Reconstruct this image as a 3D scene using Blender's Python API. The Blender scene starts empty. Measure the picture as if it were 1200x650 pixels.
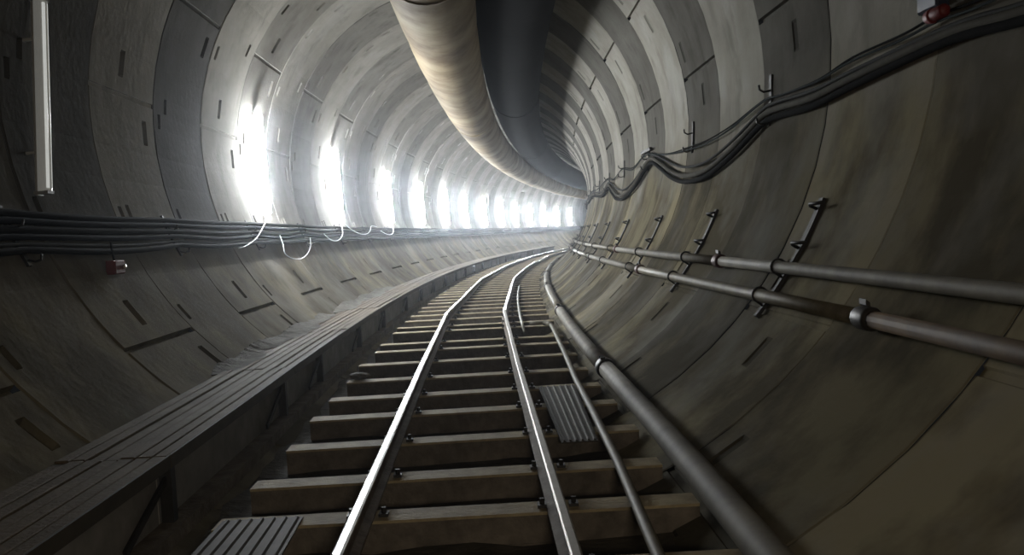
import bpy, math, random
import numpy as np
from mathutils import Vector, Matrix
RND = random.Random(7)
HAZE = .0016
C = bpy.context.scene.collection
SC = bpy.context.scene

# ------------------------------------------------------------------ alignment of the tunnel
FOC, PITCH, ROLL, YAW, CAMH, CAMX = 1050.9, -0.0491, -0.0507, -0.0073, 1.1791, 0.2498
K1, K2, S0 = -0.0077, 0.0047, 6.3763
TX, TZ, RT = -0.2026, 2.4543, 2.941
_S = np.arange(-12, 125, 0.02)
_T = np.where(_S < 0, 0, np.where(_S < S0, K1 * _S, K1 * S0 + K2 * (_S - S0)))
_X = np.cumsum(np.sin(_T)) * 0.02
_Y = np.cumsum(np.cos(_T)) * 0.02
_i = int(np.argmin(abs(_S)))
_X -= _X[_i]; _Y -= _Y[_i]


def fr(s):
    return float(np.interp(s, _S, _X)), float(np.interp(s, _S, _Y)), float(np.interp(s, _S, _T))


def P(s, a, z):
    """chainage s along the track, a to the right of its centre line, z above the rail tops"""
    x, y, t = fr(s)
    return Vector((x + a * math.cos(t), y - a * math.sin(t), z))


def W(s, phi, r=RT):
    """point on the lining: phi in degrees from the crown, clockwise to the right"""
    q = math.radians(phi)
    return P(s, TX + r * math.sin(q), TZ + r * math.cos(q))


def basis(s):
    t = fr(s)[2]
    return Vector((math.sin(t), math.cos(t), 0)), Vector((math.cos(t), -math.sin(t), 0)), Vector((0, 0, 1))


# ------------------------------------------------------------------ mesh helpers
class MB:
    def __init__(self):
        self.v = []; self.f = []; self.sm = []

    def add(self, vs, fs, smooth=False):
        o = len(self.v)
        self.v += [Vector(p) for p in vs]
        self.f += [tuple(i + o for i in f) for f in fs]
        self.sm += [smooth] * len(fs)
        return self

    def box(self, c, ex, ey, ez):
        """oriented box: centre c and three half-extent vectors"""
        c = Vector(c)
        vs = [c + sx * ex + sy * ey + sz * ez for sx in (-1, 1) for sy in (-1, 1) for sz in (-1, 1)]
        fs = [(0, 1, 3, 2), (4, 6, 7, 5), (0, 4, 5, 1), (2, 3, 7, 6), (0, 2, 6, 4), (1, 5, 7, 3)]
        return self.add(vs, fs)

    def sweep(self, rings, closed=True, caps=True, smooth=False):
        """rings: list of equally long point lists"""
        n = len(rings[0]); vs = [p for r in rings for p in r]; fs = []
        m = n if closed else n - 1
        for i in range(len(rings) - 1):
            for j in range(m):
                k = (j + 1) % n
                fs.append((i * n + j, i * n + k, (i + 1) * n + k, (i + 1) * n + j))
        if caps and closed:
            fs.append(tuple(range(n - 1, -1, -1)))
            fs.append(tuple((len(rings) - 1) * n + j for j in range(n)))
        return self.add(vs, fs, smooth)

    def tube(self, pts, r, n=8, smooth=True):
        pts = [Vector(p) for p in pts]
        rr = r if isinstance(r, (list, tuple)) else [r] * len(pts)
        rings = []; up = None
        for i, p in enumerate(pts):
            d = (pts[min(i + 1, len(pts) - 1)] - pts[max(i - 1, 0)]).normalized()
            if up is None:
                up = Vector((0, 0, 1)) if abs(d.z) < .9 else Vector((1, 0, 0))
            x = d.cross(up).normalized(); up = x.cross(d).normalized()
            rings.append([p + rr[i] * (math.cos(q) * x + math.sin(q) * up) for q in [2 * math.pi * k / n for k in range(n)]])
        return self.sweep(rings, smooth=smooth)


def obj(name, mb, mat, parent=None, loc=None):
    if parent is not None:
        loc = parent['_w']
        base = Vector(loc)
    else:
        base = Vector(loc) if loc is not None else Vector((0, 0, 0))
    me = bpy.data.meshes.new(name)
    me.from_pydata([tuple(v - base) for v in mb.v], [], mb.f)
    me.polygons.foreach_set('use_smooth', mb.sm)
    me.materials.append(mat)
    me.update()
    import bmesh
    bm = bmesh.new(); bm.from_mesh(me)
    bmesh.ops.recalc_face_normals(bm, faces=bm.faces)
    bm.to_mesh(me); bm.free()
    o = bpy.data.objects.new(name, me)
    C.objects.link(o)
    if parent is None:
        o.location = base
    else:
        o.parent = parent
    o['_w'] = tuple(base)
    return o


def sub(name, mb, mat, part):
    """a sub-part: child of a part (which sits at its thing's base)"""
    return obj(name, mb, mat, part)


def tag(o, label, cat, group=None):
    o['label'] = label; o['category'] = cat
    if group: o['group'] = group
    return o


def thing(name, label, cat, loc, group=None):
    o = bpy.data.objects.new(name, None)
    o.empty_display_size = .1
    C.objects.link(o)
    o.location = loc
    o['_w'] = tuple(loc)
    return tag(o, label, cat, group)


_ones = 'zeroth first second third fourth fifth sixth seventh eighth ninth tenth eleventh twelfth thirteenth fourteenth fifteenth sixteenth seventeenth eighteenth nineteenth'.split()
_tens = {2: ('twentieth', 'twenty'), 3: ('thirtieth', 'thirty'), 4: ('fortieth', 'forty'), 5: ('fiftieth', 'fifty'), 6: ('sixtieth', 'sixty'), 7: ('seventieth', 'seventy')}


def nth(i):
    if i < 20: return _ones[i]
    t, u = divmod(i, 10)
    return _tens[t][0] if u == 0 else _tens[t][1] + '-' + _ones[u]


# ------------------------------------------------------------------ materials
def mat(name, col, rough=.7, metal=0., var=.25, scale=6., col2=None, bump=.0, bscale=40., spec=.5, stretch=None):
    m = bpy.data.materials.new(name); m.use_nodes = True
    nt = m.node_tree; n = nt.nodes; l = nt.links
    b = n['Principled BSDF']
    b.inputs['Roughness'].default_value = rough
    b.inputs['Metallic'].default_value = metal
    b.inputs['Specular IOR Level'].default_value = spec
    tc = n.new('ShaderNodeTexCoord')
    mp = n.new('ShaderNodeMapping')
    if stretch: mp.inputs['Scale'].default_value = stretch
    l.new(tc.outputs['Object'], mp.inputs['Vector'])
    nz = n.new('ShaderNodeTexNoise'); nz.inputs['Scale'].default_value = scale; nz.inputs['Detail'].default_value = 5
    nz.inputs['Roughness'].default_value = .62
    l.new(mp.outputs[0], nz.inputs['Vector'])
    mr = n.new('ShaderNodeMapRange')
    mr.inputs[1].default_value = .32; mr.inputs[2].default_value = .68
    l.new(nz.outputs['Fac'], mr.inputs[0])
    mx = n.new('ShaderNodeMix'); mx.data_type = 'RGBA'
    c2 = col2 if col2 else tuple(c * (1 - var) for c in col)
    mx.inputs[6].default_value = (*c2, 1); mx.inputs[7].default_value = (*col, 1)
    l.new(mr.outputs[0], mx.inputs[0])
    l.new(mx.outputs[2], b.inputs['Base Color'])
    if bump:
        nb = n.new('ShaderNodeTexNoise'); nb.inputs['Scale'].default_value = bscale; nb.inputs['Detail'].default_value = 3
        l.new(tc.outputs['Object'], nb.inputs['Vector'])
        bp = n.new('ShaderNodeBump'); bp.inputs['Strength'].default_value = bump; bp.inputs['Distance'].default_value = .02
        l.new(nb.outputs['Fac'], bp.inputs['Height']); l.new(bp.outputs[0], b.inputs['Normal'])
    return m


def emit(name, col, strength):
    m = bpy.data.materials.new(name); m.use_nodes = True
    nt = m.node_tree; nt.nodes.clear()
    e = nt.nodes.new('ShaderNodeEmission'); e.inputs[0].default_value = (*col, 1); e.inputs[1].default_value = strength
    o = nt.nodes.new('ShaderNodeOutputMaterial'); nt.links.new(e.outputs[0], o.inputs[0])
    return m


def dimglow(name, col, strength):
    m = mat(name, col, .3, 0, .15, 5)
    b = m.node_tree.nodes['Principled BSDF']
    b.inputs['Emission Color'].default_value = (*col, 1); b.inputs['Emission Strength'].default_value = strength
    return m


def lining_material():
    m = bpy.data.materials.new('precast_concrete'); m.use_nodes = True
    nt = m.node_tree; n = nt.nodes; l = nt.links
    b = n['Principled BSDF']; b.inputs['Roughness'].default_value = .95; b.inputs['Specular IOR Level'].default_value = .03
    tc = n.new('ShaderNodeTexCoord')
    at = n.new('ShaderNodeAttribute'); at.attribute_name = 'tone'
    ap = n.new('ShaderNodeAttribute'); ap.attribute_name = 'patch'
    ad = n.new('ShaderNodeAttribute'); ad.attribute_name = 'dirt'

    def noise(scale, detail, lo, hi, st=None):
        z = n.new('ShaderNodeTexNoise'); z.inputs['Scale'].default_value = scale; z.inputs['Detail'].default_value = detail
        z.inputs['Roughness'].default_value = .6
        if st:
            mp = n.new('ShaderNodeMapping'); mp.inputs['Scale'].default_value = st
            l.new(tc.outputs['Object'], mp.inputs[0]); l.new(mp.outputs[0], z.inputs['Vector'])
        else:
            l.new(tc.outputs['Object'], z.inputs['Vector'])
        r = n.new('ShaderNodeMapRange'); r.inputs[1].default_value = lo; r.inputs[2].default_value = hi
        l.new(z.outputs['Fac'], r.inputs[0])
        return r.outputs[0]

    def mixc(fac, a, c):
        x = n.new('ShaderNodeMix'); x.data_type = 'RGBA'
        for sock, val in ((x.inputs[0], fac), (x.inputs[6], a), (x.inputs[7], c)):
            if isinstance(val, tuple): sock.default_value = (*val, 1)
            elif isinstance(val, float): sock.default_value = val
            else: l.new(val, sock)
        return x.outputs[2]

    def mul(a, c):
        x = n.new('ShaderNodeMath'); x.operation = 'MULTIPLY'
        for sock, val in ((x.inputs[0], a), (x.inputs[1], c)):
            if isinstance(val, float): sock.default_value = val
            else: l.new(val, sock)
        return x.outputs[0]
    base = mixc(noise(1.7, 6, .3, .7), (0.165, 0.155, 0.133), (0.236, 0.224, 0.198))
    base = mixc(mul(noise(3.1, 5, .52, .68, (1, 1, .35)), .55), base, (0.11, 0.1018, 0.0853))       # damp brown stains
    base = mixc(mul(noise(.9, 5, .56, .66), .35), base, (0.275, 0.2695, 0.253))                        # pale lime bloom
    mud = mixc(noise(.95, 6, .46, .60, (1, 1, .6)), (0.082, 0.070, 0.045), (0.20, 0.172, 0.108))
    fac = n.new('ShaderNodeMath'); fac.operation = 'MULTIPLY'; fac.use_clamp = True
    l.new(ad.outputs['Fac'], fac.inputs[0]); l.new(noise(.8, 4, .25, .55), fac.inputs[1])
    base = mixc(fac.outputs[0], base, mud)
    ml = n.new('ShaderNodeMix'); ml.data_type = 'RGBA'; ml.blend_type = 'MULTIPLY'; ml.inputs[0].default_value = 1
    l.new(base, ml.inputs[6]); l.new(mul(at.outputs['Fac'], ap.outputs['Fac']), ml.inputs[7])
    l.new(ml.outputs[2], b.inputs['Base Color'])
    nb = n.new('ShaderNodeTexNoise'); nb.inputs['Scale'].default_value = 14; nb.inputs['Detail'].default_value = 4
    l.new(tc.outputs['Object'], nb.inputs['Vector'])
    bp = n.new('ShaderNodeBump'); bp.inputs['Strength'].default_value = .25; bp.inputs['Distance'].default_value = .02
    l.new(nb.outputs['Fac'], bp.inputs['Height']); l.new(bp.outputs[0], b.inputs['Normal'])
    return m


M = dict(
    lining=lining_material(),
    mud=mat('trodden_mud', (0.1125, 0.099, 0.0788), .75, 0, .5, 5, bump=.6, bscale=18, spec=.06),
    rail=mat('rail_steel', (.62, .62, .63), .27, 1., .2, 8, stretch=(1, 1, 1)),
    wornrail=mat('tarnished_rail_steel', (.30, .265, .22), .5, .6, .35, 6),
    railside=mat('rusty_rail_steel', (0.165, 0.1312, 0.0975), .7, .1, .45, 9, bump=.2, spec=.06),
    sleeper=mat('dusty_steel_sleeper', (0.40, 0.33, 0.20), .7, .0, .45, 7, col2=(0.23, 0.185, 0.115), bump=.3, spec=.06),
    sleeperweb=mat('muddy_sleeper_web', (0.18, 0.1537, 0.1237), .85, .0, .5, 8, bump=.4, spec=.06),
    pipe=mat('galvanised_pipe', (0.17, 0.152, 0.115), .68, .0, .4, 5, stretch=(1, 1, 1), spec=.18),
    mudpipe=mat('mud_coated_pipe', (0.15, 0.128, 0.082), .6, .1, .4, 6, spec=.18),
    rustpipe=mat('rust_brown_pipe', (0.12, 0.075, 0.035), .7, .0, .45, 5, col2=(0.05, 0.03, 0.016), spec=.18),
    palepipe=mat('pale_dusty_pipe', (0.18, 0.165, 0.126), .5, .15, .3, 6, spec=.18),
    coupling=mat('red_primer_coupling', (0.09, 0.033, 0.024), .55, .2, .4, 9),
    darkcoupling=mat('dark_steel_coupling', (0.051, 0.045, 0.039), .5, .5, .35, 9),
    darksteel=mat('dark_bracket_steel', (0.033, 0.03, 0.027), .55, .4, .4, 9),
    deck=mat('dusty_walkway_board', (0.14, 0.108, 0.072), .75, 0, .4, 5, bump=.3, spec=.06),
    decksteel=mat('dull_edge_steel', (0.072, 0.062, 0.045), .75, .0, .35, 7, spec=.18),
    cable=mat('black_cable_sheath', (.012, .012, .012), .95, 0, .3, 8, spec=.03),
    cableblue=mat('blue_black_cable_sheath', (.012, .014, .021), .95, 0, .3, 8, spec=.03),
    cablegrey=mat('grey_cable_sheath', (0.032, 0.032, 0.03), .85, 0, .3, 8, spec=.1),
    dustcable=mat('dusty_brown_cable_sheath', (0.055, 0.049, 0.036), .9, 0, .35, 9, spec=.18),
    cablewhite=mat('white_cable_sheath', (.55, .55, .54), .45, 0, .2, 8),
    cableteal=mat('teal_cable_sheath', (.02, .028, .028), .9, 0, .3, 8, spec=.1),
    duct=mat('cream_duct_fabric', (0.35, 0.28, 0.165), .7, 0, .3, 1.1, spec=.1, col2=(0.13, 0.082, 0.032), bump=.25, bscale=5),
    blackduct=mat('black_duct_rubber', (.006, .006, .007), .9, 0, .3, 3, spec=.06, bump=.15, bscale=5),
    strap=mat('grey_strap_webbing', (.12, .115, .10), .8),
    housing=mat('white_enamel_housing', (.60, .60, .57), .4, 0, .12, 5),
    endcap=mat('grey_plastic_cap', (.30, .30, .29), .5, 0, .15, 5),
    deadtube=mat('unlit_glass_tube', (.86, .86, .82), .15, 0, .06, 5),
    lit=emit('lit_tube_diffuser', (.93, .97, 1.0), 44.),
    dim=dimglow('dim_lamp_cover', (.75, .76, .72), .010),
    dimtube=dimglow('dim_lamp_tube', (.9, .92, .88), .05),
    redbox=mat('red_plastic', (.16, .016, .015), .6, 0, .3, 9),
    bluebox=mat('dark_blue_plastic', (.03, .035, .06), .4, 0, .3, 9),
    plate=mat('ribbed_steel_plate', (0.078, 0.069, 0.057), .7, .1, .35, 8, spec=.18),
    mortar=mat('spilled_mortar', (0.18, 0.171, 0.15), .9, 0, .5, 9, bump=.8, bscale=30, spec=.06),
    sheet=mat('grey_side_sheet', (0.26, 0.25, 0.235), .75, 0, .4, 4, spec=.06),
    rock=mat('pale_rubble', (0.132, 0.12, 0.096), .85, 0, .3, 14, bump=.6),
)

# ------------------------------------------------------------------ lining rings (the setting)
RINGW = 1.5
JA = [58, -14, -86, -158, 130]          # longitudinal joints of even rings
JB = [81, 9, -63, -132, 153]            # and of odd rings


def smoothstep(x, a, b):
    t = min(1, max(0, (x - a) / (b - a))); return t * t * (3 - 2 * t)


def build_lining():
    parts = {k: dict(v=[], f=[], tone=[], dirt=[], patch=[]) for k in ('wall_left', 'wall_right', 'ceiling', 'floor_invert')}
    k = -6
    while True:
        s0 = 3.4 + RINGW * k
        if s0 > 92: break
        odd = (k % 2 == 0)
        J = JB if odd else JA
        rr = random.Random(k * 13 + 5)
        tone = (.74 if odd else 1.08) * (1 + rr.uniform(-.09, .09))
        ring_shade = {0: .55, 1: .58, 2: .55, 4: .50}.get(k, 1.)      # left rings darkened: near-end shade put into their tone
        dr = rr.uniform(-.006, .006)
        near = s0 < 40
        # pockets: (s_lo, s_hi, phi_lo, phi_hi, depth)
        pk = []
        if near:
            for j in J:
                dp = .075 if j < 0 else .010          # on the right most pockets were filled with mortar
                pk.append((.62, .73, j + 3.2, j + 8.0, dp))
                pk.append((1.18, 1.29, j - 8.2, j - 3.4, dp))
                if -100 < j < 0:
                    pk.append((.30, .38, j - 24, j - 20.5, .06))
                    pk.append((1.16, 1.24, j + 21, j + 24.5, .06))
            for q in range(-170, 180, 20):
                if q < 0 and all(abs((q + 1.8) - j) > 11 for j in J):
                    pk.append((.12, .20, q, q + 3.4, .06))
        e = .004
        sl = {0., .007, .016, RINGW - .016, RINGW - .007, RINGW, .4, .9}
        for a, b_, _, _, _ in pk: sl |= {a, a + .012, b_ - .012, b_}
        pl = set(range(-180, 181, 6))
        for j in J: pl |= {j - .48, j - .34, j + .34, j + .48}
        for _, _, a, b_, _ in pk: pl |= {a, a + .5, b_ - .5, b_}
        sl = sorted(sl)
        pl = sorted(round(p, 3) for p in pl)
        q = [pl[0]]
        for p in pl[1:]:
            if p - q[-1] > .02: q.append(p)
        pl = q

        def depth(ss, ph):
            d = dr
            if ss < .0071 or ss > RINGW - .0071: d += .012 if ph < -48 else .003
            for j in J:
                if abs(ph - j) < .36: d += .045 if j in (81, 58, -132) else .012
            for a, b_, c, dd, dep in pk:
                if a + .011 < ss < b_ - .011 and c + .49 < ph < dd - .49: d += dep
            return d
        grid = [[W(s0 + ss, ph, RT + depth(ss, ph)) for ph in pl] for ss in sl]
        for jn in range(len(pl) - 1):
            pc = .5 * (pl[jn] + pl[jn + 1])
            key = 'ceiling' if abs(pc) < 48 else ('floor_invert' if abs(pc) > 150 else ('wall_left' if pc < 0 else 'wall_right'))
            D = parts[key]
            o = len(D['v'])
            for i in range(len(sl)):
                D['v'].append(grid[i][jn]); D['v'].append(grid[i][jn + 1])
            for ph in (pl[jn], pl[jn + 1]):
                dirt = smoothstep(ph, 91, 105) if ph > 0 else smoothstep(-ph, 110, 124) * .8
                if ph > 0: tn = tone * (1 + ((.74 if odd else 1.25) - 1) * smoothstep(ph, 14, 30) * (1 - smoothstep(ph, 91, 101)))
                else:
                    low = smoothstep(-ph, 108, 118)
                    tn = (tone * (1 + ((1.03 if odd else 1) * ring_shade - 1) * smoothstep(-ph, 14, 40))) * (1 - low) + low * (.90 + .10 * tone)
                if ph == pl[jn]: t0 = (tn, dirt)
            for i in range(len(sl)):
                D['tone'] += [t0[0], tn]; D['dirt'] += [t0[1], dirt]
            for i in range(len(sl) - 1):
                D['f'].append((o + 2 * i, o + 2 * i + 1, o + 2 * i + 3, o + 2 * i + 2))
                sc = .5 * (sl[i] + sl[i + 1])
                patch = any(dp < .02 and a < sc < b_ and c < pc < d_ for a, b_, c, d_, dp in pk)
                D['patch'].append(.62 if patch else 1.)
        k += 1
    for name, D in parts.items():
        me = bpy.data.meshes.new(name)
        me.from_pydata([tuple(v) for v in D['v']], [], D['f'])
        me.materials.append(M['lining'])
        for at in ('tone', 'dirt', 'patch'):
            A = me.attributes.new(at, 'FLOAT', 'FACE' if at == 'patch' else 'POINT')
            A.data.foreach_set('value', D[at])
        me.update(); me.flip_normals()
        o = bpy.data.objects.new(name, me); C.objects.link(o)
        o['kind'] = 'structure'


build_lining()

# muddy bed filling the bottom of the invert
b = MB()
rng = random.Random(3)
rings = []
for i in range(0, 260):
    s = -4 + i * .28
    row = []
    for j in range(13):
        a = -1.62 + j * (1.24 + 1.62) / 12
        row.append(P(s, a, -.262 + (rng.uniform(-.018, .018) if 0 < j < 12 else 0)))
    rings.append(row)
b.sweep(rings, closed=False, caps=False, smooth=True)
o = obj('floor', b, M['mud']); o['kind'] = 'structure'

# ------------------------------------------------------------------ sleepers
ss = [3.42, 4.19, 4.88, 5.74, 6.65, 7.44, 8.34, 9.4, 10.42, 11.12, 12.43, 13.09, 14.1, 15.0]
while ss[-1] < 58: ss.append(ss[-1] + .9 + RND.uniform(-.1, .1))
for i, s in enumerate(ss):
    n = nth(i + 1)
    where = 'dusty brown steel sleeper across the track, %s counted from the camera' % n
    t = thing('steel_sleeper', where, 'sleeper', P(s, 0, -.28), 'steel sleepers under the track')
    f, rgt, up = basis(s)
    a0, a1 = -1.16 + RND.uniform(-.02, .02), 1.10 + RND.uniform(-.03, .02)
    mid, hl = .5 * (a0 + a1), .5 * (a1 - a0)
    yaw = RND.uniform(-.012, .012)
    r2 = (rgt * math.cos(yaw) + f * math.sin(yaw)); f2 = (f * math.cos(yaw) - rgt * math.sin(yaw))
    c = P(s, mid, 0)
    mb = MB().box(c + up * -.127, r2 * hl, f2 * .085, up * .007)
    obj('top_flange', mb, M['sleeper'], t)
    mb = MB().box(c + up * -.2 - f2 * .074, r2 * hl, f2 * .006, up * .067)
    for k in (-.8, -.45, .45, .8):
        mb.box(c + r2 * (k - mid) + up * -.2, r2 * .005, f2 * .07, up * .066)
    obj('web', mb, M['sleeperweb'], t)
    mb = MB().box(c + up * -.273, r2 * hl, f2 * .085, up * .007)
    obj('bottom_flange', mb, M['sleeperweb'], t)
    if s < 16:
        for k in (-.45, .45):
            for d in (-1, 1):
                q = c + r2 * (k - mid + d * .075)
                mb = MB().box(q + up * -.113, r2 * .022, f2 * .03, up * .007)
                mb.tube([q + up * -.106, q + up * -.08], .013, 6, False)
                obj('rail_clip', mb, M['darksteel'], t)

# ------------------------------------------------------------------ rails (straight lengths meeting at joints)
NODES = [[(-4, .0), (3., .005), (8.2, -.006), (13.9, -.055)], [(13.9, -.055), (24.2, -.035)], [(24.2, -.035), (33., .0)],
         [(33., .0), (44.5, -.03)], [(44.5, -.03), (62., -.04)]]
PROF_HEAD = [(-.023, -.006), (-.015, .0), (.015, .0), (.023, -.006), (.023, -.022), (.008, -.03), (-.008, -.03), (-.023, -.022)]
PROF_BODY = [(-.007, -.029), (.007, -.029), (.007, -.095), (.045, -.108), (.045, -.119), (-.045, -.119), (-.045, -.108), (-.007, -.095)]
for side, sg in (('left', -.45), ('right', .45)):
    for i, nd in enumerate(NODES):
        lab = (('shiny left running rail, straight length nearest the camera' if sg < 0 else 'tarnished right running rail, straight length nearest the camera'), 'shiny %s running rail, second length beyond the bent joint' % side,
               '%s running rail, third length counted from the camera' % side, '%s running rail, fourth length counted from the camera' % side,
               '%s running rail, farthest length vanishing round the bend' % side)[i]
        t = thing('rail', lab, 'rail', P(nd[0][0], sg, -.12), 'running rails')
        pts = [P(s, sg + a, 0) for s, a in nd]
        if i == 4: pts = [P(s, sg - .03, 0) for s in (44.5, 50, 56, 62)]

        def prof(pr):
            R = []
            for k, p in enumerate(pts):
                d = (pts[min(k + 1, len(pts) - 1)] - pts[max(k - 1, 0)]).normalized()
                x = Vector((d.y, -d.x, 0))
                R.append([p + x * u + Vector((0, 0, w)) for u, w in pr])
            return R
        obj('head', MB().sweep(prof(PROF_HEAD)), M['rail' if sg < 0 or i else 'wornrail'], t)
        obj('web_and_foot', MB().sweep(prof(PROF_BODY)), M['railside'], t)
        if i < 2:                     # fishplates bolted over the joint at the far end
            d = (pts[-1] - pts[-2]).normalized(); x = Vector((d.y, -d.x, 0)); up = Vector((0, 0, 1))
            for sd in (-1, 1):
                mb = MB().box(pts[-1] + x * sd * .017 + up * -.062 - d * .1, x * .008, d * .19, up * .026)
                pl = obj('fishplate', mb, M['railside'], t)
                for k in (-.24, -.14, -.04, .05):
                    q = pts[-1] + d * k + up * -.062 + x * sd * .024
                    sub('bolt', MB().tube([q, q + x * sd * .018], .012, 6, False), M['darksteel'], pl)

# short bar beside the right rail, small pipe with its elbow, big floor pipe
t = thing('guard_bar', 'thin pale steel bar lying just right of the right rail, beyond the bend', 'bar', P(11.5, .64, -.12))
mb = MB().tube([P(s, .64 - (s - 11.5) * .002, -.095) for s in np.arange(11.5, 22.1, 1.0)], .022, 8)
obj('bar', mb, M['palepipe'], t)
mb = MB()
for s in (14.1, 17.8): mb.box(P(s, .636, -.112), *(v * k for v, k in zip(basis(s), (.03, .05, .014))))
obj('clamp', mb, M['darksteel'], t)

t = thing('water_pipe', 'thin grey pipe on the sleepers between right rail and thick floor pipe', 'pipe', P(3.4, .78, -.12))
pp = [(-2, .62), (1, .70), (3.37, .78), (4.78, .83), (6.2, .872), (7.6, .91), (9.2, .968), (10.58, 1.0), (11.7, 1.02), (12.2, 1.02)]
pts = [P(s, a, -.092) for s, a in pp] + [P(12.36, 1.0, -.09), P(12.45, .95, -.088)]
obj('long_run', MB().tube(pts, .0275, 10), M['mudpipe'], t)
obj('cross_piece', MB().tube([P(12.45, .96, -.088), P(12.46, .85, -.085), P(12.47, .74, -.085)], .027, 10), M['palepipe'], t)['label'] = 'short pale end piece turned towards the rail'
obj('socket', MB().tube([P(12.16, 1.02, -.092), P(12.33, 1.006, -.09), P(12.44, .965, -.088), P(12.45, .93, -.088)], .035, 10), M['palepipe'], t)

t = thing('floor_pipe', 'thick grey pipe along the foot of the right wall beside the track', 'pipe', P(3.2, 1.15, -.12))
cuts = [-3, 1.9, 7.75, 13.6, 19.5, 25.4, 31.3, 37.2, 43, 52]


def fpipe(s): return P(s, 1.15 + .012 * max(0, s - 3) * .75 * (s < 15) + (.108 if s >= 15 else 0) + .004 * max(0, min(s, 30) - 15), -.04 + .0012 * max(0, s - 5))


for i in range(len(cuts) - 1):
    pts = [fpipe(s) for s in np.linspace(cuts[i], cuts[i + 1], 6)]
    obj('pipe_length', MB().tube(pts, .073, 14), (M['pipe'], M['mudpipe'])[i % 2 if i != 1 else 0], t)
for s in cuts[1:-1]:
    cp = obj('coupling', MB().tube([fpipe(s - .09), fpipe(s - .03), fpipe(s + .03), fpipe(s + .09)], [.086, .09, .09, .086], 14), M['darkcoupling'], t)
    if s < 20:
        f, rgt, up = basis(s)
        for k in (-1, 1):
            sub('clamp_bolt', MB().box(fpipe(s) + up * .094 + rgt * (-.03) + f * k * .045, rgt * .02, f * .012, up * .012), M['darksteel'], cp)

# ------------------------------------------------------------------ wall pipes on the right
def wall_pipe(name, label, phi, r, couplings, mats, s1):
    t = thing(name, label, 'pipe', W(3.2, phi, RT - .1), 'pipes along the right wall')
    cs = [-3] + couplings + [s1]
    for i in range(len(cs) - 1):
        n = max(3, int((cs[i + 1] - cs[i]) / 1.2))
        obj('pipe_length', MB().tube([W(s, phi, RT - .085) for s in np.linspace(cs[i], cs[i + 1], n)], r, 12), M[mats[i % len(mats)]], t)
    for j, s in enumerate(couplings):
        mb = MB().tube([W(s + d, phi, RT - .085) for d in (-.08, -.05, .05, .08)], [r + .010, r + .018, r + .018, r + .010], 12)
        cp = obj('coupling', mb, M['coupling'] if (j % 2 == 1 or s > 9) and s < 16 else M['darkcoupling'], t)
        if s < 16:
            f, rgt, up = basis(s)
            inn = (W(s, phi, RT - 1) - W(s, phi, RT)).normalized()
            sub('clamp_bolt', MB().box(W(s, phi, RT - .085) + up * (r + .026) + inn * .01, f * .04, inn * .014, up * .014), M['darksteel'], cp)


wall_pipe('compressed_air_pipe', 'upper of the two thin pipes along the right wall', 124.0, .042, [1.4, 7.5, 13.7, 19.9, 26.1, 32.3], ['pipe', 'pipe', 'pipe', 'mudpipe'], 44)
wall_pipe('drain_pipe', 'lower, browner of the two thin pipes along the right wall', 128.6, .044, [4.35, 10.66, 16.8, 22.9, 29.1], ['rustpipe', 'mudpipe', 'pipe', 'palepipe'], 44)

# hangers: dark steel strips with two hooks, above and across the pipes
hs = [6.03, 8.76, 11.55, 14.6, 17.5, 20.4, 23.3, 26.2, 29.1, 32.0]
for i, s in enumerate(hs):
    t = thing('pipe_hanger', 'dark hooked steel hanger above the right wall pipes, %s from the camera' % nth(i + 1), 'bracket', W(s, 122, RT), 'pipe hangers on the right wall')
    f, rgt, up = basis(s)
    R = []
    for ph in np.arange(113.0, 131.6, 1.4):
        c = W(s, ph, RT - .014); inn = (W(s, ph, RT - 1) - W(s, ph, RT)).normalized()
        w = .036 if ph < 121 else .022
        R.append([c - f * w - inn * .012, c + f * w - inn * .012, c + f * w + inn * .012, c - f * w + inn * .012])
    obj('strip', MB().sweep(R), M['darksteel'], t)
    for ph in (114.6, 120.4):
        c = W(s, ph, RT - .026); inn = (W(s, ph, RT - 1) - W(s, ph, RT)).normalized()
        tang = (W(s, ph + 1, RT) - W(s, ph, RT)).normalized()
        pts = [c, c + inn * .05, c + inn * .075 - f * .05 - tang * .004, c + inn * .06 - f * .13 - tang * .012, c + inn * .03 - f * .17 - tang * .03]
        obj('hook', MB().tube(pts, .012, 6), M['darksteel'], t)
    for ph in (123.9, 128.5):
        c = W(s, ph, RT - .085); inn = (W(s, ph, RT - 1) - W(s, ph, RT)).normalized()
        tang = (W(s, ph + 1, RT) - W(s, ph, RT)).normalized()
        arc = [c + .051 * (math.cos(q) * tang - math.sin(q) * -inn) for q in np.linspace(-.3, math.pi + .3, 9)]
        obj('pipe_clip', MB().tube([c - inn * .07 + tang * .05] + arc + [c - inn * .07 - tang * .05], .009, 6), M['darksteel'], t)

# ------------------------------------------------------------------ cables on the right wall
def smooth_path(pts, n):
    """Catmull-Rom through (s, phi, r) tuples"""
    pts = [np.array(p, float) for p in pts]; out = []
    for i in range(len(pts) - 1):
        p0 = pts[max(i - 1, 0)]; p1 = pts[i]; p2 = pts[i + 1]; p3 = pts[min(i + 2, len(pts) - 1)]
        for k in range(n):
            t = k / n
            out.append(.5 * ((2 * p1) + (-p0 + p2) * t + (2 * p0 - 5 * p1 + 4 * p2 - p3) * t * t + (-p0 + 3 * p1 - 3 * p2 + p3) * t ** 3))
    out.append(pts[-1]); return out


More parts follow.
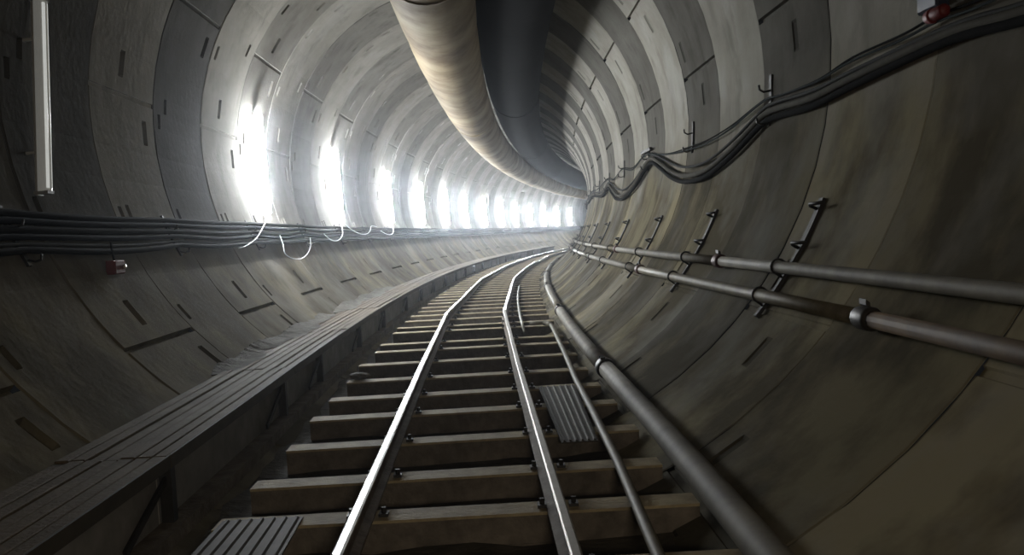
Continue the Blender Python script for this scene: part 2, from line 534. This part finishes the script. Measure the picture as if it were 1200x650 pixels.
main = [(-3, 97.5), (1, 98.5), (3.2, 99.4), (4.02, 98.6), (4.7, 97.6), (5.85, 98.3), (6.6, 99.0), (7.55, 98.4), (8.05, 100.2), (8.6, 102.8), (9.3, 105.2), (9.9, 105.9), (10.7, 105.3), (11.5, 103.2), (12.4, 99.6), (13.2, 96.9),
        (13.8, 98.5), (14.8, 103.0), (15.9, 105.2), (17.1, 104.6), (18.2, 101.4), (19.3, 98.3), (20.6, 100.6), (22.5, 99.4), (25.3, 97.4), (28, 99.2), (31.3, 97.2), (36, 99), (44, 97)]
defs = [('thick black cable sagging between brackets high on the right wall', 'cable', .026, 0.0, 0., 1.0),
        ('dusty brown cable on top of the thick black one, right wall', 'dustcable', .027, -1.05, .006, .92),
        ('grey cable lying above the black and brown cables, right wall', 'cablegrey', .015, -1.95, .0, .74)]
for lab, mk, r, dphi, dr, amp in defs:
    pts = [(s, 98 + (p - 98) * (amp if s > 7.5 else 1) + dphi * (1 + (.25 * math.sin(s * 1.1)) ), RT - .055 - dr) for s, p in main]
    o = obj('power_cable', MB().tube([W(*q) for q in smooth_path(pts, 5)], r, 8), M[mk], None, W(4, 98, RT - .05))
    tag(o, lab, 'cable', 'heavy cables on the right wall')
wire = [(-3, 91), (1, 93), (3.3, 94.2), (4.32, 94.7), (4.84, 94.2), (5.23, 94.5), (5.93, 94.4), (6.51, 95.3), (7.26, 95.1), (7.78, 94.6), (8.74, 96.5), (9.7, 97.4), (10.64, 97.2), (11.79, 96.6), (12.8, 95.0), (13.86, 93.2), (15.2, 95.4), (16.7, 93.6), (18.2, 95.6),
        (19.7, 93.8), (22.7, 95.5), (25.7, 94), (32, 95), (44, 94)]
for lab, mk, r, dphi, ph0 in (('upper thin wire strung above the heavy cables, right wall', 'cable', .008, -.0, 0), ('lower thin wire strung just above the heavy cables, right wall', 'cableteal', .008, .75, 2.)):
    pts = [(s, p + dphi * abs(math.sin(.6 * s + ph0)), RT - .045 - .01 * (dphi > 0)) for s, p in wire]
    o = obj('thin_wire', MB().tube([W(*q) for q in smooth_path(pts, 5)], r, 6), M[mk], None, W(4, 95, RT - .04))
    tag(o, lab, 'wire', 'thin wires on the right wall')
for i, (s, p0, p1, horiz) in enumerate([(7.68, 90.6, 99.2, 0), (10.6, 91.4, 98.6, 0), (13.75, 92.2, 98.4, .42), (16.7, 90.8, 97, 0), (19.6, 91.5, 99.2, 0), (22.6, 91.5, 99, 0), (25.5, 91.5, 98.5, 0), (28.5, 91.5, 98.5, 0), (31.5, 91.5, 98.5, 0)]):
    lab = 'dark cable bracket high on the right wall, %s from the camera' % nth(i + 1)
    if horiz: lab = 'cable bracket with a flat cross bar high on the right wall, third from the camera'
    t = thing('cable_bracket', lab, 'bracket', W(s, .5 * (p0 + p1), RT), 'cable brackets on the right wall')
    f, rgt, up = basis(s)
    R = []
    for ph in np.linspace(p0, p1, 6):
        c = W(s, ph, RT - .012); inn = (W(s, ph, RT - 1) - W(s, ph, RT)).normalized()
        R.append([c - f * .03 - inn * .012, c + f * .03 - inn * .012, c + f * .03 + inn * .012, c - f * .03 + inn * .012])
    obj('strip', MB().sweep(R), M['darksteel'], t)
    inn = -rgt
    for ph in (p1 - .5, p0 + 2.6):
        c = W(s, ph, RT - .02)
        obj('hook', MB().tube([c, c + inn * .06 + up * -.01, c + inn * .095 + up * .01, c + inn * .10 + up * .05], .01, 6), M['darksteel'], t)
    if horiz:
        obj('cross_bar', MB().box(W(s, p0 + .3, RT - .05), f * horiz, rgt * .02, up * .022), M['darksteel'], t)

# red connector and dark box on the wires, upper right
s = 4.80; f, rgt, up = basis(s)
t = thing('cable_connector', 'red cable connector on the thin wires, upper right corner', 'connector', W(s, 94.3, RT - .07))
c = W(s, 94.3, RT - .075)
obj('sleeve', MB().tube([c - f * .10, c - f * .085, c + f * .085, c + f * .10], [.022, .036, .036, .022], 10), M['redbox'], t)
obj('collar', MB().tube([c + f * .02, c + f * .055], .041, 10), M['redbox'], t)
t = thing('junction_box', 'dark blue box on the right wall just above the red connector', 'box', W(4.92, 92.4, RT - .03))
c = W(4.92, 91.7, RT - .04)
mb = MB()
mb.sweep([[c + f * (.11 - k) * a_ + up * (.085 - k) * b_ + rgt * d for a_, b_ in ((-1, -1), (1, -1), (1, 1), (-1, 1))] for k, d in ((0, .04), (0, -.02), (.012, -.035))])
obj('body', mb, M['bluebox'], t)
obj('cable_gland', MB().tube([c - up * .08, c - up * .125], .018, 8), M['darksteel'], t)

# ------------------------------------------------------------------ ventilation ducts at the crown
def duct(name, label, a, z, r, m, s1, wav, seed, strapm):
    t = thing(name, label, 'duct', P(4, a, z - r))
    rg = random.Random(seed)
    body = MB(); R = []
    s = -5.
    while s < s1:
        k = (s % 3.0) / 3.0
        rad = r * (1 + wav * (math.sin(math.pi * k) ** .5 - .6) * .9)
        R.append([P(s, a + rad * math.cos(q), z + rad * .985 * math.sin(q)) for q in np.linspace(0, 2 * math.pi, 33)[:-1]])
        s += .25
    body.sweep(R, smooth=True)
    obj('tube', body, m, t)
    for k in range(-1, int(s1 / 3)):
        s = 3.0 * k
        if s > s1 - 1 or k % 4 != 3: continue
        mb = MB()
        rad = r * (1 - wav * .5) + .006
        mb.sweep([[P(s + d, a + (rad + h) * math.cos(q), z + (rad + h) * math.sin(q)) for q in np.linspace(0, 2 * math.pi, 33)[:-1]] for d, h in ((-.012, -.01), (-.012, .003), (.012, .003), (.012, -.01))], smooth=True)
        bd = obj('seam_band', mb, strapm, t)
        for sd in (-.35, .35):        # wires up to the crown
            zt = TZ + math.sqrt((RT - .01) ** 2 - (a + sd * r - TX) ** 2)
            sub('hanging_wire', MB().tube([P(s, a + sd * r, z + rad * math.sqrt(1 - sd * sd)), P(s, a + sd * r, zt)], .006, 5), M['darksteel'], bd)


duct('ventilation_duct', 'large cream fabric ventilation duct hanging under the tunnel crown', -.25, 3.95, .48, M['duct'], 92, .02, 4, M['duct'])
duct('ventilation_duct', 'black ventilation duct beside the cream one under the crown', .75, 4.42, .57, M['blackduct'], 92, .012, 5, M['blackduct'])

# ------------------------------------------------------------------ tube lamps down the left wall
LS = [6.85, 13.05, 18.6, 25.0, 30.7, 36.1, 41.1, 46.4, 51.7, 56.5, 61.5, 66.4, 71.3, 76.1]
for i, s in enumerate(LS):
    lab = ('dim tube lamp, barely glowing, upright on the dark left wall nearest the camera' if i == 0 else
           'glowing tube lamp upright on the left wall, %s lit one from the camera' % nth(i))
    lo, hi = W(s - (.26 if i == 0 else 0), -106.6, RT - .02), W(s, -77.4, RT - .02)
    t = thing('tube_lamp', lab, 'lamp', lo, 'tube lamps down the left wall')
    L = (hi - lo); ln = L.length; e = L.normalized()
    f = basis(s)[0]; inn = f.cross(e).normalized()
    mid = .5 * (lo + hi)
    if inn.dot(W(s, -92, 0) - mid) < 0: inn = -inn

    def prof(pr, u0, u1):
        return [[lo + e * u + f * x + inn * y for x, y in pr] for u in (u0, u1)]
    obj('housing', MB().sweep(prof([(-.045, .018), (-.038, -.0), (.038, -.0), (.045, .018), (.04, .022), (-.04, .022)], .0, ln)), M['housing'], t)
    if i == 0:
        pr = [(.058 * math.cos(q), .042 + .055 * math.sin(q)) for q in np.linspace(-.33, math.pi + .33, 17)]
        obj('diffuser', MB().sweep(prof(pr, .03, ln - .03), smooth=False), M['dim'], t)
        for x in (-.03, .012):
            obj('tube', MB().tube([lo + e * .05 + inn * .085 + f * x, hi - e * .05 + inn * .085 + f * x], .013, 10), M['dimtube'], t)
    else:
        n = 9
        pr = [(.062 * math.cos(q), .042 + .064 * math.sin(q)) for q in np.linspace(-.33, math.pi + .33, n + 4)]
        obj('diffuser', MB().sweep(prof(pr, .03, ln - .03), smooth=False), M['lit'], t)
    for u in (.0, ln):
        mb = MB().box(lo + e * (u + (.02 if u == 0 else -.02)) + inn * .042, f * .050, e * .012, inn * .050)
        obj('end_cap', mb, M['endcap'], t)
    for u in (.32, ln - .32):
        d = (W(s, -92, RT) - mid).length
        c = lo + e * u
        obj('wall_bracket', MB().box(c - inn * .035, f * .012, e * .010, inn * .045), M['housing'], t)

# ------------------------------------------------------------------ cable bundle along the left wall, below the lamps
bund = [('cable', .026, -109.6, 'topmost black cable of the bundle under the lamps, left wall'),
        ('cableblue', .024, -110.8, 'second cable from the top of the left wall bundle, blue-black'),
        ('cable', .028, -112.0, 'third cable from the top of the left wall bundle, black'),
        ('cableblue', .022, -113.2, 'fourth cable from the top of the left wall bundle, blue-black'),
        ('cablegrey', .016, -114.1, 'thin grey fifth cable from the top of the left wall bundle'),
        ('cable', .024, -115.1, 'lowest black cable of the bundle under the lamps, left wall')]
for k, (mk, r, ph, lab) in enumerate(bund):
    pts = []
    s = -4.
    while s < 90:
        u = (s / 3.0) % 1
        sag = math.sin(math.pi * u) * (.55 + .35 * math.sin(s * .37 + k)) * (1 if k else .6)
        pts.append(W(s, ph - sag * .9, RT - .045 - .012 * (k % 2))); s += .5
    o = obj('power_cable', MB().tube(pts, r, 7), M[mk], None, W(4, ph, RT - .05))
    tag(o, lab, 'cable', 'cable bundle along the left wall')
i = 0
s = 6.0
while s < 79:
    i += 1
    t = thing('cable_bracket', 'dark bracket holding the left wall cable bundle, %s from the camera' % nth(i), 'bracket', W(s, -112, RT), 'cable brackets on the left wall')
    f, rgt, up = basis(s)
    R = []
    for ph in np.linspace(-108.4, -117.0, 6):
        c = W(s, ph, RT - .012); inn = (W(s, ph, RT - 1) - W(s, ph, RT)).normalized()
        R.append([c - f * .025 - inn * .012, c + f * .025 - inn * .012, c + f * .025 + inn * .008, c - f * .025 + inn * .008])
    obj('strip', MB().sweep(R), M['darksteel'], t)
    for ph in (-111.2, -116.2):
        c = W(s, ph, RT - .02)
        obj('hook', MB().tube([c, c + rgt * .05 - up * .012, c + rgt * .085, c + rgt * .09 + up * .035], .009, 5), M['darksteel'], t)
    s += 3.0

# hanging lamp leads
leads = [('pale lead hanging from the foot of the first lit lamp to the left', 'cablewhite', .006, [(13.05, -107, .05), (12.75, -109, .08), (12.3, -111.5, .10), (11.8, -114.2, .10), (11.2, -116.2, .09), (10.8, -116.8, .09)]),
         ('pale loop of wire hanging below the cable bundle, after the first lit lamp', 'cablewhite', .007, [(13.15, -113.5, .09), (13.0, -116.5, .10), (12.85, -119.4, .09), (13.1, -121.3, .09), (13.6, -121.6, .09), (14.2, -120.2, .09), (14.7, -117.6, .10), (15.0, -114.6, .1)]),
         ('pale loop of wire hanging under the second lit lamp', 'cablewhite', .007, [(18.5, -107, .05), (18.3, -110, .08), (17.9, -113.5, .10), (17.2, -115.9, .10), (16.6, -115.6, .10), (16.3, -113, .09)]),
         ('pale wire sagging from the second lit lamp towards the third', 'cablewhite', .007, [(18.8, -107, .05), (19.1, -110.4, .08), (19.8, -113.0, .10), (20.6, -113.2, .10), (21.3, -111.4, .09), (21.9, -108.7, .06), (22.6, -109.0, .06)]),
         ('pale wire sagging under the third lit lamp', 'cablewhite', .008, [(25.0, -107, .05), (24.8, -110, .08), (24.2, -113.2, .10), (23.4, -113.6, .10), (22.7, -111.5, .09)])]
for lab, mk, r, pts in leads:
    o = obj('lamp_lead', MB().tube([W(a, p, RT - d) for a, p, d in smooth_path(pts, 5)], r, 6), M[mk], None, W(pts[0][0], pts[0][1], RT - .05))
    tag(o, lab, 'wire', 'lamp leads on the left wall')

# red box below the bundle on the left
s = 7.2; f, rgt, up = basis(s)
c = W(s, -118.6, RT - .05)
t = thing('junction_box', 'small red junction box below the cable bundle on the dark left wall', 'box', c)
obj('body', MB().sweep([[c + f * (.10 - k) * a_ + up * (.055 - k) * b_ - rgt * d for a_, b_ in ((-1, -1), (1, -1), (1, 1), (-1, 1))] for k, d in ((0, .03), (0, -.03), (.01, -.045))]), M['redbox'], t)
obj('reflector', MB().tube([c + f * .07 + rgt * .045, c + f * .07 + rgt * .06], .018, 10), M['deadtube'], t)
obj('box_lead', MB().tube([c + up * .05, c + up * .12 - rgt * .01, c + up * .2 - rgt * .02], .008, 6), M['cable'], t)

# ------------------------------------------------------------------ walkway on the left
AE, ZE = -1.44, .172
seams = [-1.6, 1.4, 4.4] + [4.4 + 3 * k for k in range(1, 20)]
for i in range(len(seams) - 1):
    s0, s1 = seams[i] + .008, seams[i + 1] - .008
    if i == 0: s0 = -1.6
    lab = 'dusty boarded walkway deck panel along the left wall, %s from the camera' % nth(i)
    if i == 0: continue
    n = 5
    t = thing('walkway_deck', lab, 'walkway deck', P(s0, -1.7, ZE - .05), 'walkway deck panels')
    rg = random.Random(i)
    wz = math.sqrt(RT ** 2 - (ZE - TZ) ** 2)
    aw = TX - wz + .055
    nb = 7; wid = (AE - aw) / nb
    for k in range(nb):
        a0, a1 = aw + wid * k + .005, aw + wid * (k + 1) - .005
        dz = rg.uniform(-.006, .006)
        R = [[P(s, a0, ZE - .035 + dz), P(s, a1, ZE - .035 + dz), P(s, a1, ZE + dz - .004), P(s, a1 - .006, ZE + dz), P(s, a0 + .006, ZE + dz), P(s, a0, ZE + dz - .004)] for s in np.linspace(s0, s1, 3)]
        obj('board', MB().sweep(R), M['deck'], t)
    R = [[P(s, AE, ZE - .06), P(s, AE + .012, ZE - .06), P(s, AE + .012, ZE + .006), P(s, AE, ZE + .006)] for s in np.linspace(s0, s1, 3)]
    R2_ = [[P(s, AE - .072, -.165), P(s, AE - .066, -.165), P(s, AE - .066, ZE - .062), P(s, AE - .072, ZE - .062)] for s in np.linspace(s0, s1, 3)]
    obj('side_sheet', MB().sweep(R2_), M['sheet'], t)
    obj('edge_angle', MB().sweep(R), M['decksteel'], t)
ps = [4.45, 7.1, 8.75, 11.4, 13.8, 16.8, 19.3, 21.8] + [21.8 + 2.6 * k for k in range(1, 14)]
for i, s in enumerate(ps):
    t = thing('walkway_support', 'dark steel support frame under the walkway edge, %s from the camera' % nth(i + 1), 'support frame', P(s, AE, -.16), 'walkway support frames')
    f, rgt, up = basis(s)
    ztop = ZE - .062
    obj('post', MB().box(P(s, AE - .03, .5 * (ztop - .17)), f * .03, rgt * .03, up * .5 * (ztop + .17)), M['darksteel'], t)
    obj('cross_beam', MB().box(P(s, -1.68, ztop - .022), f * .025, rgt * .22, up * .022), M['darksteel'], t)
    d = P(s - .55, AE - .035, -.14) - P(s, AE - .03, ztop - .05)
    c = .5 * (P(s - .55, AE - .035, -.14) + P(s, AE - .03, ztop - .05))
    e = d.normalized(); x = e.cross(rgt).normalized()
    obj('diagonal_brace', MB().box(c, e * d.length * .5, rgt * .008, x * .018), M['darksteel'], t)
o = MB().sweep([[P(s, AE - .07, -.285), P(s, AE + .05, -.285), P(s, AE + .05, -.165), P(s, AE - .07, -.165)] for s in np.arange(-2, 60, 1.5)])
o = obj('kerb_beam', o, M['sleeperweb'], None, P(3, AE, -.28)); tag(o, 'long low muddy kerb beam under the walkway supports, left of the sleepers', 'beam')

# crusts of spilled mortar along the junction of deck and wall
def crust(name, s0, s1, seed):
    rg = random.Random(seed); R = []; s = s0; wz = math.sqrt(RT ** 2 - (ZE - TZ) ** 2); aw = TX - wz
    while s <= s1 + .01:
        e = min(1, (s - s0) / .5, (s1 - s) / .5); w_ = .01 + e * (.07 + .05 * math.sin(s * 2.3 + seed) + .03 * math.sin(s * 7.1) + rg.uniform(0, .04)); h = .006 + e * (.035 + .02 * math.sin(s * 3.7) + rg.uniform(0, .02))
        q = h * .75
        R.append([P(s, aw - .02, ZE - .02), P(s, aw + w_ + .06, ZE + .003), P(s, aw + w_ * .55, ZE + h * .45), P(s, aw - .02 - q * .6, ZE + h), P(s, aw - .09, ZE + .02)])
        s += .045
    o = obj(name, MB().sweep(R, smooth=False), M['mortar']); o['kind'] = 'structure'


crust('trim_1', 7.2, 12.6, 3)
crust('trim_2', 12.9, 19.0, 8)

# ribbed plates lying on the sleepers
def ribbed(label, s0, s1, al0, ar0, al1, ar1, z, n, skew=0):
    t = thing('ribbed_plate', label, 'plate', P(.5 * (s0 + s1), .5 * (al0 + ar0), z), 'ribbed steel plates beside the rails')
    q = lambda u, v, h: P(s0 + (s1 - s0) * v + skew * u, (al0 + (ar0 - al0) * u) * (1 - v) + (al1 + (ar1 - al1) * u) * v, z + h)
    obj('sheet', MB().sweep([[q(0, v, 0), q(1, v, 0), q(1, v, .008), q(0, v, .008)] for v in (0, .5, 1)]), M['plate'], t)
    for k in range(n):
        u = (k + .5) / n
        du = .22 / n
        obj('rib', MB().sweep([[q(u - du, v, .008), q(u - du * .5, v, .018), q(u + du * .5, v, .018), q(u + du, v, .008)] for v in (.01, .5, .99)]), M['plate'], t)


ribbed('ribbed steel plate between the right rail and the thin floor pipe', 5.4, 7.4, .575, .80, .575, .88, -.118, 6)
ribbed('ribbed steel plate left of the left rail at the bottom edge', 2.3, 4.22, -1.14, -.70, -1.14, -.76, -.118, 7)

# lump of rubble at a sleeper's end
rk = MB(); rg = random.Random(11)
c = P(8.42, -1.05, -.1)
R = []
for i in range(7):
    th_ = math.pi * i / 6
    R.append([c + Vector((.10 * math.sin(th_) * math.cos(q) * rg.uniform(.8, 1.15), .08 * math.sin(th_) * math.sin(q) * rg.uniform(.8, 1.15), .035 * math.cos(th_) + .014)) for q in np.linspace(0, 2 * math.pi, 10)[:-1]])
rk.sweep(R)
o = obj('rubble_lump', rk, M['rock'], None, c); tag(o, 'pale lump of rubble on a sleeper end below the walkway', 'rubble')

for o in bpy.data.objects:
    if '_w' in o: del o['_w']

# ------------------------------------------------------------------ world, camera, view
# scattering haze, added to give the lamps their halos
hz = MB()
R = []
for s in np.arange(-5, 92, 3.0):
    R.append([W(s, q, RT - .002) for q in range(0, 360, 15)])
hz.sweep(R)
hm = bpy.data.materials.new('halo_haze'); hm.use_nodes = True
nt = hm.node_tree; nt.nodes.clear()
vs = nt.nodes.new('ShaderNodeVolumeScatter'); vs.inputs['Color'].default_value = (.86, .92, 1, 1); vs.inputs['Density'].default_value = HAZE; vs.inputs['Anisotropy'].default_value = .93
oo = nt.nodes.new('ShaderNodeOutputMaterial'); nt.links.new(vs.outputs[0], oo.inputs['Volume'])
if HAZE:
    o = obj('haze', hz, hm); o['kind'] = 'stuff'; tag(o, 'thin haze filling the tunnel, added for lamp halos', 'haze')

# the works vehicle's own faint lamp, behind the camera
ld = bpy.data.lights.new('vehicle_lamp', 'AREA'); ld.shape = 'RECTANGLE'; ld.size = .8; ld.size_y = .3; ld.energy = 4.5; ld.color = (1, .86, .68)
lo_ = bpy.data.objects.new('vehicle_lamp', ld); C.objects.link(lo_); lo_.location = (.7, -1.3, 1.35); lo_.rotation_euler = (math.radians(74), 0, math.radians(-12))

w = bpy.data.worlds.new('tunnel_dark'); SC.world = w; w.use_nodes = True
w.node_tree.nodes['Background'].inputs[0].default_value = (.9, .95, 1, 1)
w.node_tree.nodes['Background'].inputs[1].default_value = .0006

cam = bpy.data.cameras.new('camera'); co = bpy.data.objects.new('camera', cam); C.objects.link(co)
cam.sensor_width = 36; cam.lens = FOC / 1200 * 36; cam.clip_start = .05; cam.clip_end = 400
F = Vector((math.sin(YAW) * math.cos(PITCH), math.cos(YAW) * math.cos(PITCH), math.sin(PITCH)))
R0 = Vector((math.cos(YAW), -math.sin(YAW), 0)); U0 = R0.cross(F)
R2 = math.cos(ROLL) * R0 + math.sin(ROLL) * U0; U2 = -math.sin(ROLL) * R0 + math.cos(ROLL) * U0
m = Matrix((R2, U2, -F)).transposed().to_4x4()
m.translation = Vector((CAMX, 0, CAMH))
co.matrix_world = m
SC.camera = co
SC.view_settings.view_transform = 'Standard'; SC.view_settings.look = 'None'
SC.view_settings.exposure = 3.2; SC.view_settings.gamma = 1; SC.view_settings.use_curve_mapping = False
SC.cycles.max_bounces = 10; SC.cycles.diffuse_bounces = 6; SC.cycles.glossy_bounces = 4
SC.cycles.use_denoising = True
SC.cycles.caustics_reflective = False; SC.cycles.caustics_refractive = False
